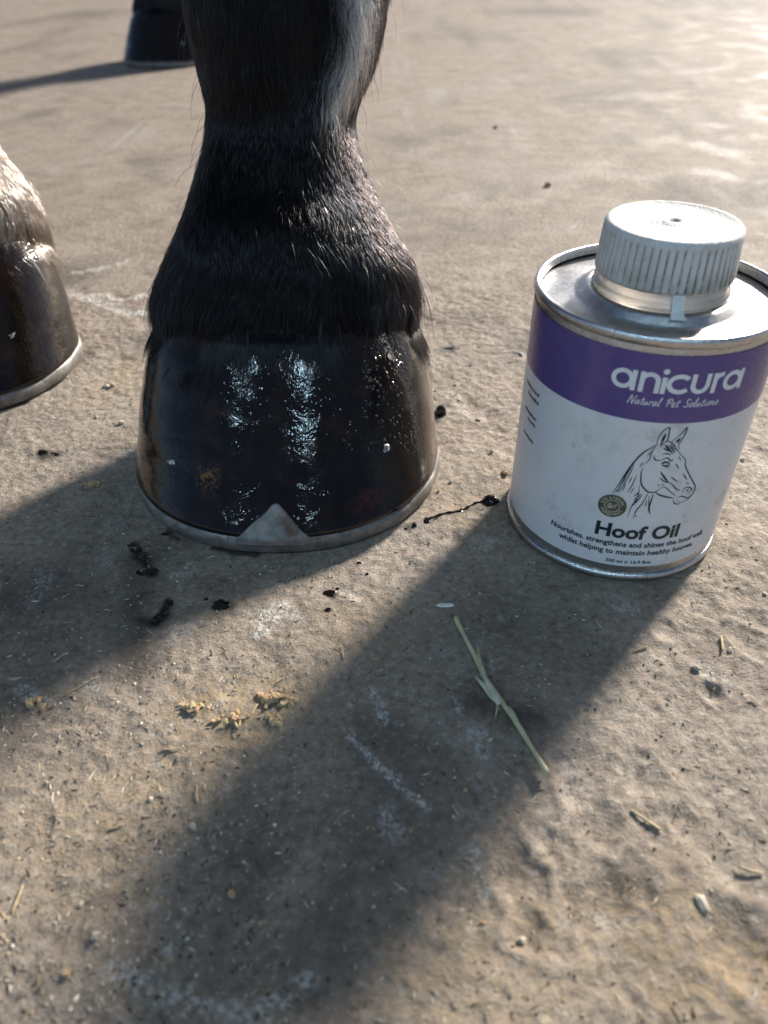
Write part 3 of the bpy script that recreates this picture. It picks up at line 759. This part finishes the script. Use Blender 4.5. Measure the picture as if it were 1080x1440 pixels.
# engraved-style horse head
HORSE = [(5,[(-155,414),(-140,456),(-125,510),(-106,564),(-83,607),(-59,629),(-46,643)]),(3,[(-133,417),(-121,469),(-109,522),(-105,559)]),(4,[(-145,421),(-136,440)]),(4,[(-138,425),(-130,467)]),(4,[(-134,452),(-123,487)]),(4,[(-129,472),(-120,507)]),(4,[(-125,494),(-114,531)]),(3,[(-119,516),(-110,545)]),(4,[(-43,637),(-48,658),(-43,684),(-33,703),(-19,712),(-16,689),(-15,663),(-22,653),(-30,639),(-31,629)]),(8,[(-32,652),(-30,667),(-26,687)]),(5,[(-33,639),(-32,657)]),(4,[(1,655),(10,670),(27,688),(40,712),(41,692),(34,662),(28,641),(36,621)]),(6,[(21,648),(27,673)]),(4,[(14,653),(21,667)]),(4,[(-16,657),(0,653),(22,633)]),(5,[(-20,646),(-7,627),(9,612)]),(5,[(-12,642),(3,620),(18,605)]),(5,[(-5,642),(10,625),(22,611)]),(4,[(-2,646),(15,631),(30,615)]),(4,[(-23,633),(-12,623),(4,616)]),(4,[(22,633),(45,601),(68,577),(75,549),(100,509),(122,477),(141,449),(143,424),(134,403),(120,389),(95,386),(78,402)]),(4,[(98,382),(89,378),(73,386),(66,403)]),(4,[(95,428),(96,446),(112,451),(129,440),(127,427),(111,422)]),(6,[(106,433),(118,442)]),(4,[(77,409),(97,413),(122,400),(134,410)]),(5,[(-74,546),(-73,514),(-66,478),(-52,456),(-31,440),(-8,441),(5,458)]),(6,[(-8,439),(10,427),(35,418),(67,408)]),(3,[(3,458),(21,462),(50,436),(73,417)]),(6,[(-10,531),(12,502),(27,485)]),(4,[(-7,504),(13,488),(36,480)]),(4,[(35,484),(62,454),(83,441)]),(7,[(-14,561),(-4,571),(16,566)]),(6,[(-11,558),(4,555),(16,562)]),(4,[(-20,603),(-5,607),(12,601)]),(4,[(-20,578),(0,589),(17,575),(21,586)]),(3,[(2,547),(22,553)]),(4,[(-46,599),(-40,581),(-20,578)]),(4,[(35,564),(53,541)]),(4,[(74,517),(98,486)]),(4,[(33,507),(63,481)]),(3,[(39,595),(53,573)]),(4,[(98,472),(112,465)]),(3,[(-47,636),(-56,614),(-59,578),(-76,554)]),(3,[(-87,512),(-94,465),(-104,430)]),(4,[(-33,436),(-43,389),(-58,354),(-62,314)]),(3,[(-69,468),(-66,421),(-79,366),(-83,316)]),(5,[(-14,434),(-15,400),(-16,371),(-5,337)]),(3,[(-31,405),(-31,371)]),(3,[(-27,426),(-14,344)]),(4,[(-79,415),(-64,440)]),(4,[(-75,401),(-55,432)]),(4,[(-72,387),(-50,427)]),(3,[(-76,371),(-57,408)]),(3,[(-117,470),(-121,431)]),(3,[(-107,472),(-101,501)]),(3,[(-94,427),(-85,457)]),(3,[(-84,544),(-78,568)]),(3,[(-69,591),(-59,614)]),(3,[(18,474),(4,472)]),(3,[(-56,322),(-52,332)]),(3,[(-9,476),(1,465)])]
V, F = [], []
for w, pts in HORSE:
    ribbon(V, F, spline([(a*0.1, b*0.1) for a, b in pts]), w*0.125, 0.00008, 0.75)
ink("horse_head_drawing", V, F, M_INK)

# outline-font lettering
def font_mesh(body, size, bold=0.0, space=1.0, shear=0.0, align='LEFT'):
    cu = bpy.data.curves.new("lettering", 'FONT'); cu.body = body; cu.size = size; cu.offset = bold; cu.space_character = space; cu.shear = shear
    cu.align_x = align; cu.resolution_u = 3
    o = bpy.data.objects.new("lettering", cu); COL.objects.link(o)
    dg = bpy.context.evaluated_depsgraph_get(); me = bpy.data.meshes.new_from_object(o.evaluated_get(dg))
    vs_ = np.array([v.co[:] for v in me.vertices]).reshape(-1, 3); fs = [tuple(p.vertices) for p in me.polygons]
    bpy.data.objects.remove(o); bpy.data.curves.remove(cu); bpy.data.meshes.remove(me)
    return vs_, fs
def print_line(name, body, u0, u1, v0, height, bold, mat, lift=0.00012, capital=True):
    vs_, fs = font_mesh(body, 1.0, bold)
    hx = vs_[:, 0].max()-vs_[:, 0].min()
    # letter height from a capital
    cv_, _ = font_mesh("H", 1.0, bold); hh = cv_[:, 1].max()-cv_[:, 1].min()
    k = (u1-u0)/hx
    V = [wrap(u0+(p[0]-vs_[:, 0].min())*k, v0+p[1]*height/hh, lift) for p in vs_]
    return ink(name, V, fs, mat)
print_line("product_name_lettering", "Hoof Oil", -18.6, 12.8, 21.9, 6.5, 0.034, M_INK, 0.00016)
print_line("claim_lettering", "Nourishes, strengthens and shines the hoof wall,", -36.2, 26.9, 17.6, 2.5, 0.026, M_INK)
print_line("claim_lettering", "whilst helping to maintain healthy hooves.", -31.9, 22.6, 13.7, 2.5, 0.026, M_INK)
print_line("volume_lettering", "500 ml \u212e 16.9 floz", -12.4, 4.7, 9.3, 1.7, 0.018, M_INK)
for body, w, v_ in (("healthy hoof", 13.0, 66.2), ("beautiful", 9.5, 63.0), ("stimulating", 11.0, 56.0), ("growth", 7.0, 53.2), ("conditions", 9.5, 46.0)):
    print_line("side_text_lettering", body, -52.5-w, -52.5, v_, 1.7, 0.02, M_INK)

# round seal
SU, SV, SR = -14.5, 36.0, 5.1
V, F = [], []; disc(V, F, SU, SV, SR, 0.00016, 56); ink("seal", V, F, M_OLIVE)
V, F = [], []
ribbon(V, F, arc(SU, SV, 2.75, 2.75, 0, 360, 48), 0.22, 0.00022); ribbon(V, F, arc(SU, SV, 2.35, 2.35, 0, 360, 48), 0.12, 0.00022)
for s_ in ([(-1.5, -1.0), (-.6, -.1), (.6, .3), (1.5, 1.1), (1.2, -.2), (.2, -.9), (-1.0, -.9)], [(-1.4, -.8), (-1.5, .4), (-.8, 1.3), (-.3, .5), (-.6, -.3), (-1.2, -.8)], [(-1.5, -1.1), (0, -.3), (1.1, .7)], [(-1.2, -.5), (-.9, .5), (-.8, 1.0)]):
    ribbon(V, F, spline([(SU+a, SV+b) for a, b in s_], sub=4), 0.26, 0.00022)
def ring_text(body, a0, a1, flip):
    for k, ch in enumerate(body):
        if ch == ' ': continue
        a = R(a0+(a1-a0)*(k+0.5)/len(body)); vs_, fs = font_mesh(ch, 1.7, 0.012, align='CENTER'); b = len(V)
        rr = 4.35 if flip else 3.25
        for p in vs_:
            x, y = p[0], p[1]
            if flip: ex, ey = (-math.sin(a), math.cos(a)), (-math.cos(a), -math.sin(a))
            else: ex, ey = (math.sin(a), -math.cos(a)), (math.cos(a), math.sin(a))
            V.append(wrap(SU+rr*math.cos(a)+ex[0]*x+ey[0]*y, SV+rr*math.sin(a)+ex[1]*x+ey[1]*y, 0.00022))
        F.extend([tuple(i+b for i in f) for f in fs])
ring_text("PURE & NATURAL", 172, 8, False); ring_text("INGREDIENTS", 200, 340, True)
ink("seal_lettering", V, F, M_CREAM)

# ------------------------------------------------------------------ things on the floor
def floor_z(x, y):
    return float(relief(np.array([x]), np.array([y]))[0])-0.0007

def tube(path, radii, n=8):
    P = np.array(path, float); T = np.gradient(P, axis=0); T /= np.linalg.norm(T, axis=1, keepdims=True)
    rings = []
    for p, t, r_ in zip(P, T, radii):
        a = np.cross(t, (0, 0, 1.0)); a /= np.linalg.norm(a)+1e-9; b = np.cross(a, t)
        rings.append([tuple(p+r_*(math.cos(q)*a+math.sin(q)*b)) for q in np.linspace(0, 2*np.pi, n, endpoint=False)])
    return loft(rings)

def px_path(pts, z):
    out = []
    for k, (px, py) in enumerate(pts):
        x, y = ground_at(px, py, z if not isinstance(z, (list, tuple)) else z[k])
        out.append((x, y, z if not isinstance(z, (list, tuple)) else z[k]))
    return out
def resample(path, n):
    return [tuple(q) for q in smooth_rows(path, n)]

LANDMARKS = [((415, 800), "in front of the toe clip"), ((205, 820), "by the largest oil puddle"), ((640, 720), "between hoof and tin"), ((660, 520), "behind the gap between hoof and tin"), ((790, 900), "in the shadow of the tin"),
  ((660, 900), "by the upper end of the straw stalk"), ((765, 1085), "by the cut end of the straw stalk"), ((385, 984), "beside the biggest feed clump"), ((270, 995), "beside the small ochre feed clump"), ((60, 970), "beside the pale feed flakes in shadow"),
  ((1000, 930), "on the lit floor past the foot of the tin"), ((910, 1150), "beside the thick straw piece on lit floor"), ((150, 560), "between the two front hooves"), ((480, 1180), "deep in the tin's long shadow"), ((150, 1250), "on the sunny floor beyond the tin's shadow"), ((1000, 1260), "among worn dents on the lit floor")]
def near(px, py):
    return min(LANDMARKS, key=lambda q: math.dist(ground_at(*q[0]), ground_at(px, py)))[1]

# the straw
stalk_px = [(640, 868), (652, 893), (670, 927), (684, 957), (706, 988), (727, 1018), (748, 1052), (770, 1087)]
sp_ = px_path(stalk_px, [0.0035, 0.0030, 0.0024, 0.0020, 0.0022, 0.0020, 0.0018, 0.0016])
ox, oy, _ = sp_[4]
straw = empty("straw_stalk", (ox, oy, 0)); tag(straw, "long pale green straw stalk lying in the shadow of the tin", "straw")
rel = lambda path: [(x-ox, y-oy, z) for x, y, z in path]
pth = resample(rel(sp_), 40)
v, f = tube(pth, [0.00080*(1.0+0.25*math.exp(-((k-17)/4.0)**2)+0.1*math.sin(k*0.7)) for k in range(40)], 10)
mesh_obj("stem", v, f, M_STRAW, straw)
def leaf(pts, zs, w, mat):
    path = resample(rel(px_path(pts, zs)), 14); P = np.array(path); T = np.gradient(P, axis=0); S = np.cross(T, (0, 0, 1.0)); S /= np.linalg.norm(S, axis=1, keepdims=True)+1e-9
    V_, F_ = [], []
    for k in range(14):
        s = k/13; ww = w*(0.25+0.75*math.sin(math.pi*min(1, s*0.85+0.15)))*(1-0.75*s)
        for a_, h in ((-1, 0.0002), (0, -0.0002), (1, 0.0003)):
            V_.append(tuple(P[k]+S[k]*ww*a_+np.array((0, 0, h))))
        for a_, h in ((1, 0.0001), (0, -0.0004), (-1, 0.0)):
            V_.append(tuple(P[k]+S[k]*ww*a_+np.array((0, 0, h))))
    for k in range(13):
        for j in range(6): F_.append((k*6+j, k*6+(j+1) % 6, (k+1)*6+(j+1) % 6, (k+1)*6+j))
    F_ += [(5, 4, 3, 2, 1, 0), tuple(13*6+j for j in range(6))]
    mesh_obj("leaf_blade", V_, F_, mat, straw)
leaf([(684, 958), (676, 935), (671, 908)], [0.003, 0.0038, 0.005], 0.0011, M_STRAW)
leaf([(698, 985), (684, 968), (668, 952)], [0.003, 0.0042, 0.0050], 0.0017, M_SHEATH)
leaf([(702, 990), (690, 968), (677, 945)], [0.0035, 0.0045, 0.0052], 0.0015, M_SHEATH)
leaf([(726, 1016), (720, 1003), (716, 993)], [0.003, 0.0036, 0.0038], 0.0012, M_STRAW)
leaf([(700, 985), (698, 1002), (694, 1018)], [0.003, 0.0018, 0.0012], 0.0004, M_DRY)

def blob(name, px, py, rx, ry, h, mat, seed, rot=0.0, jag=0.35, n=26, sink=0.0004):
    """low irregular drop or crumb lying on the floor, radii in mm"""
    r_ = np.random.default_rng(seed); x, y = ground_at(px, py); zz = floor_z(x, y)
    ph = np.linspace(0, 2*np.pi, n, endpoint=False)
    out = 1+jag*sum(r_.normal(0, 1)*np.sin(k*ph+r_.uniform(0, 6.28))/k**0.9 for k in range(2, 8))*0.55
    out = np.clip(out, 0.35, 1.7); rings = []
    for s, hz in ((1.06, -sink), (1.0, 0.25*h), (0.86, 0.62*h), (0.6, 0.9*h), (0.25, 1.0*h)):
        o2 = 1+(out-1)*(1.0 if s > .8 else s)
        a = ph; X = rx*0.001*s*o2*np.cos(a); Y = ry*0.001*s*o2*np.sin(a)
        Z = np.full(n, hz*0.001 if hz > 0 else hz)+(h*0.00012*r_.normal(0, 1, n) if hz > 0 else 0)
        rings.append([(xx*math.cos(rot)-yy*math.sin(rot), xx*math.sin(rot)+yy*math.cos(rot), z_) for xx, yy, z_ in zip(X, Y, Z)])
    v_, f_ = loft(rings); o = mesh_obj(name, v_, f_, mat); o.location = (x, y, zz); return o

def crumb(name, px, py, a, b, c, mat, seed, subdiv=2):
    r_ = random.Random(seed); x, y = ground_at(px, py, c*0.0004)
    bm = bmesh.new(); bmesh.ops.create_icosphere(bm, subdivisions=subdiv, radius=1.0)
    for v_ in bm.verts:
        k = 0.72+0.5*r_.random(); v_.co = Vector((v_.co.x*a*k, v_.co.y*b*k, v_.co.z*c*k))*0.001
    me = bpy.data.meshes.new(name); bm.to_mesh(me); bm.free(); me.materials.append(mat)
    o = bpy.data.objects.new(name, me); COL.objects.link(o); o.location = (x, y, floor_z(x, y)+c*0.00055); o.rotation_euler = (r_.uniform(-.3, .3), r_.uniform(-.3, .3), r_.uniform(0, 6))
    return o

OILS = [  # px, py, rx, ry, height (mm)
 (206, 802, 3.9, 2.9, .25, "largest black puddle of spilled oil beside the toe of the black hoof"),
 (228, 862, 3.0, 4.2, .22, "long black oil puddle between two smaller spots in the hoof's shadow"),
 (311, 851, 3.2, 2.6, .22, "round black oil spot on the rough floor in front of the toe clip"),
 (463, 832, 2.3, 1.9, .3, "dark brown oil drop at the edge of the hoof's shadow"),
 (690, 703, 3.4, 2.9, 2.2, "thick shiny oil bead touching the foot of the tin"),
 (620, 577, 2.6, 4.0, 3.0, "wet brown oily clod against the side of the hoof"),
 (632, 488, 3.4, 1.8, .25, "flat dark oil mark between hoof and tin")]
for k, (px, py, a, b, h, lab) in enumerate(OILS):
    tag(blob("oil_spot", px, py, a, b, h, M_OIL, 100+k, jag=0.34, n=40), lab, "oil spot", "spilled oil spots on the floor")
SMALL = [(191, 772, 2.4, 1.6), (183, 765, 1.4, 1.0), (199, 783, 1.2, 1.8), (461, 857, 1.5, 1.1), (648, 716, 1.9, .9), (600, 731, 2.0, 1.3), (583, 737, 1.4, 1.1), (571, 741, 1.1, .8), (730, 497, 2.4, 1.2), (715, 508, 1.7, .9),
 (505, 790, 1.0, .8), (239, 846, 1.3, 1.6), (218, 874, 1.9, 1.2), (474, 826, .9, .7), (516, 806, .9, .7), (662, 512, 1.2, .8), (640, 540, 1.0, .7), (612, 548, 1.1, .8), (672, 590, 1.8, 1.0), (60, 634, 3.2, 1.6), (76, 636, 2.4, 1.0), (232, 750, 1.6, .9), (290, 842, .9, .7)]
for k, (px, py, a, b) in enumerate(SMALL):
    tag(blob("oil_drop", px, py, a, b, .25, M_OIL, 200+k, rot=0.3*k, jag=0.3, n=24), ("elongated" if a > 1.7*b else "fair-sized" if a > 1.8 else "tiny round")+" dark oil drip "+near(px, py), "oil drop", "small oil drips round the hoof")
tp = resample([(x, y, floor_z(x, y)+0.0002) for x, y in (ground_at(*q) for q in ((602, 730), (625, 722), (648, 716), (668, 708), (684, 703)))], 24)
v, f = tube(tp, [0.00042+0.0002*math.sin(k*1.9) for k in range(24)], 7); tag(mesh_obj("oil_dribble", v, f, M_OIL), "thin dribble of oil running from hoof to tin", "oil dribble")

def feed_pile(px, py, n, spread, label, seed):
    x, y = ground_at(px, py); zz = floor_z(x, y); root = empty("feed_clump", (x, y, zz)); tag(root, label, "feed clump", "clumps of dropped feed")
    r_ = random.Random(seed)
    for k in range(n):
        bm = bmesh.new(); bmesh.ops.create_icosphere(bm, subdivisions=1, radius=1.0); a, b, c = r_.uniform(.8, 2.2), r_.uniform(.5, 1.1), r_.uniform(.4, .8)
        for v_ in bm.verts: v_.co = Vector((v_.co.x*a, v_.co.y*b, v_.co.z*c))*(0.75+0.45*r_.random())*0.001
        me = bpy.data.meshes.new("feed_flake"); bm.to_mesh(me); bm.free(); me.materials.append(M_FEED if r_.random() < .75 else M_DRY)
        o = bpy.data.objects.new("feed_flake", me); COL.objects.link(o); o.parent = root
        d = abs(r_.gauss(0, .45)); an = r_.uniform(0, 6.28)
        o.location = (math.cos(an)*d*spread*1.6*0.001, math.sin(an)*d*spread*0.8*0.001, max(0.0002, (1-d)*0.0016*r_.random()+0.0003)); o.rotation_euler = (r_.uniform(-.5, .5), r_.uniform(-.5, .5), r_.uniform(0, 6.28))
feed_pile(385, 984, 44, 5.5, "biggest ochre clump of dropped feed flakes on the lit floor", 1)
feed_pile(270, 995, 20, 3.6, "small ochre feed clump with scattered flakes beside it", 2)
feed_pile(328, 1012, 13, 5.0, "loose thin scatter of feed flakes with pale straw bits", 3)
feed_pile(384, 1014, 10, 3.0, "few feed flakes just below the biggest feed clump", 4)
feed_pile(55, 988, 9, 4.0, "pale feed flakes beside a white lime mark in shadow", 5)
feed_pile(130, 680, 24, 4.0, "flat brown feed patty lying in the shadow beside the hoof", 6)

def stick(px0, py0, px1, py1, rad, mat, label, name="straw_piece", group="short straw pieces on the floor"):
    a = ground_at(px0, py0, .001); b = ground_at(px1, py1, .001); r_ = random.Random(int(px0*7+py0))
    mx, my = (a[0]+b[0])/2, (a[1]+b[1])/2; nx_, ny_ = -(b[1]-a[1]), b[0]-a[0]; kk = r_.uniform(-.07, .07)
    zb = max(floor_z(*a), floor_z(*b), floor_z(mx, my))+rad*0.0008
    rad *= 0.62; path = resample([(a[0]-mx, a[1]-my, 0), (nx_*kk, ny_*kk, rad*0.0002), (b[0]-mx, b[1]-my, 0)], 9)
    v_, f_ = tube(path, [rad*0.001*(0.75+0.25*math.sin(0.4+2.4*k/8)) for k in range(9)], 6)
    o = mesh_obj(name, v_, f_, mat); o.location = (mx, my, zb); return tag(o, label, "straw", group)
BITS = [(888, 1136, 930, 1164, .75), (362, 988, 352, 1004, .5), (388, 958, 400, 950, .5), (326, 1008, 334, 1022, .7), (340, 1006, 336, 1020, .6), (276, 1100, 277, 1125, .35), (88, 976, 137, 949, .35), (75, 930, 92, 918, .5), (12, 953, 30, 950, .6), (838, 868, 848, 880, .5), (892, 913, 912, 906, .55), (255, 1048, 225, 1050, .4), (636, 1128, 646, 1145, .4), (150, 1162, 172, 1154, .45), (1040, 1215, 1075, 1225, .6), (1015, 892, 1017, 912, .8), (30, 1240, 14, 1280, .4), (555, 1238, 572, 1250, .4), (205, 1395, 214, 1384, .7), (480, 905, 483, 925, .35), (106, 820, 118, 821, .35), (690, 1095, 700, 1110, .3)]
for b_ in BITS:
    stick(*b_, M_DRY, ("very short" if math.dist(b_[:2], b_[2:4]) < 16 else "slender" if b_[4] < .45 else "stubby")+" dry straw piece "+near(b_[0], b_[1]))
flk = blob("paper_flake", 626, 850, 3.4, 1.1, .5, M_FLAKE, 61, jag=0.15, n=20); tag(flk, "small white flake by the end of the straw stalk", "flake")
PEB = [(770, 260, 3.4, 2.6, 2.4), (697, 178, 3.0, 2.4, 2.2), (134, 1314, 1.4, 1.1, .9), (325, 1252, 1.4, 1.0, .7), (988, 1268, 2.8, 1.5, 1.0), (112, 1268, 1.0, .8, .6), (92, 1368, 1.2, 1.0, .8), (980, 938, 1.6, 1.1, .9), (1028, 912, 1.3, .9, .7), (710, 663, 1.6, 1.1, .9), (692, 634, 1.2, .8, .7), (148, 541, 1.8, 1.4, 1.2), (158, 540, 1.4, 1.2, 1.2), (170, 594, 1.7, 1.2, 1.0), (135, 585, 1.2, .8, .7), (617, 690, 1.2, .8, .7), (634, 677, 1.3, .9, .8), (1000, 1250, 1.0, .8, .6), (680, 1296, .9, .7, .5), (210, 1120, 1.0, .8, .6), (1076, 834, 1.1, .8, .6), (655, 1108, .8, .6, .5), (735, 1318, 1.1, .9, .6), (270, 1160, 1.4, .9, .6), (815, 1140, .9, .7, .5), (1045, 645, 1.4, 1.0, .8)]
for k, (px, py, a, b, c) in enumerate(PEB):
    lab, cat, grp = ("ochre" if k % 3 == 0 else "tan")+(" pea-like grit crumb " if a > 1.3 else " tiny grit crumb ")+near(px, py), "grit crumb", "loose grit crumbs"
    if k < 2: lab, grp = "ochre clod lying alone on the far floor, behind the tin" if k == 0 else "small tan clod on the far floor, farther from the tin than the ochre one", None
    tag(crumb("grit_crumb", px, py, a, b, c, M_PEB if k % 3 else M_FEED, 300+k), lab, cat, grp)

# fine chaff and dust nobody could count
def chaff():
    V_, F_, C_ = [], [], []; r_ = np.random.default_rng(55); n = 4400
    pal = np.array([(0.40, 0.31, 0.18), (0.52, 0.46, 0.33), (0.030, 0.024, 0.018), (0.20, 0.13, 0.07), (0.60, 0.57, 0.50), (0.055, 0.045, 0.035)])
    k = 0
    while k < n:
        px, py = r_.uniform(-40, 1120), 80+1380*r_.random()**0.75
        dens = 0.45+0.55*(px < 420)
        if r_.random() > dens: continue
        x, y = ground_at(px, py)
        if math.hypot(x+0.0445, y-0.305) < 0.075 or math.hypot(x-0.098, y-0.2619) < 0.046: continue
        kind = r_.choice(6, p=[.32, .16, .18, .16, .08, .10])
        sliver = r_.random() < 0.55; L = r_.uniform(0.4, 1.9)*(1+0.4*(y > .45)) if sliver else r_.uniform(.2, .75); W = r_.uniform(.11, .26) if sliver else L*r_.uniform(.5, .9)
        if r_.random() < .04: L *= 2.2
        L *= .001; W *= .001; a = r_.uniform(0, 6.28); ca, sa = math.cos(a), math.sin(a); z = floor_z(x, y)+0.00005; h = W*0.8
        b = len(V_)
        for dx, dy, dz in ((-L, 0, 0), (0, -W, 0), (L, 0, h*.4), (0, W, 0), (0, 0, h+0.0001)):
            V_.append((x+dx*ca-dy*sa, y+dx*sa+dy*ca, z+dz))
        F_ += [(b, b+1, b+4), (b+1, b+2, b+4), (b+2, b+3, b+4), (b+3, b, b+4)]
        C_ += [pal[kind]*r_.uniform(.7, 1.25)]*5; k += 1
    o = mesh_obj("chaff", V_, F_, M_TINT, None, False)
    at = o.data.attributes.new("tint", 'FLOAT_COLOR', 'POINT'); cc = np.ones((len(V_), 4)); cc[:, :3] = np.array(C_); at.data.foreach_set("color", cc.ravel().astype(np.float32))
    tag(o, "fine chaff, dust and seed flecks scattered over the concrete", kind="stuff")
chaff()
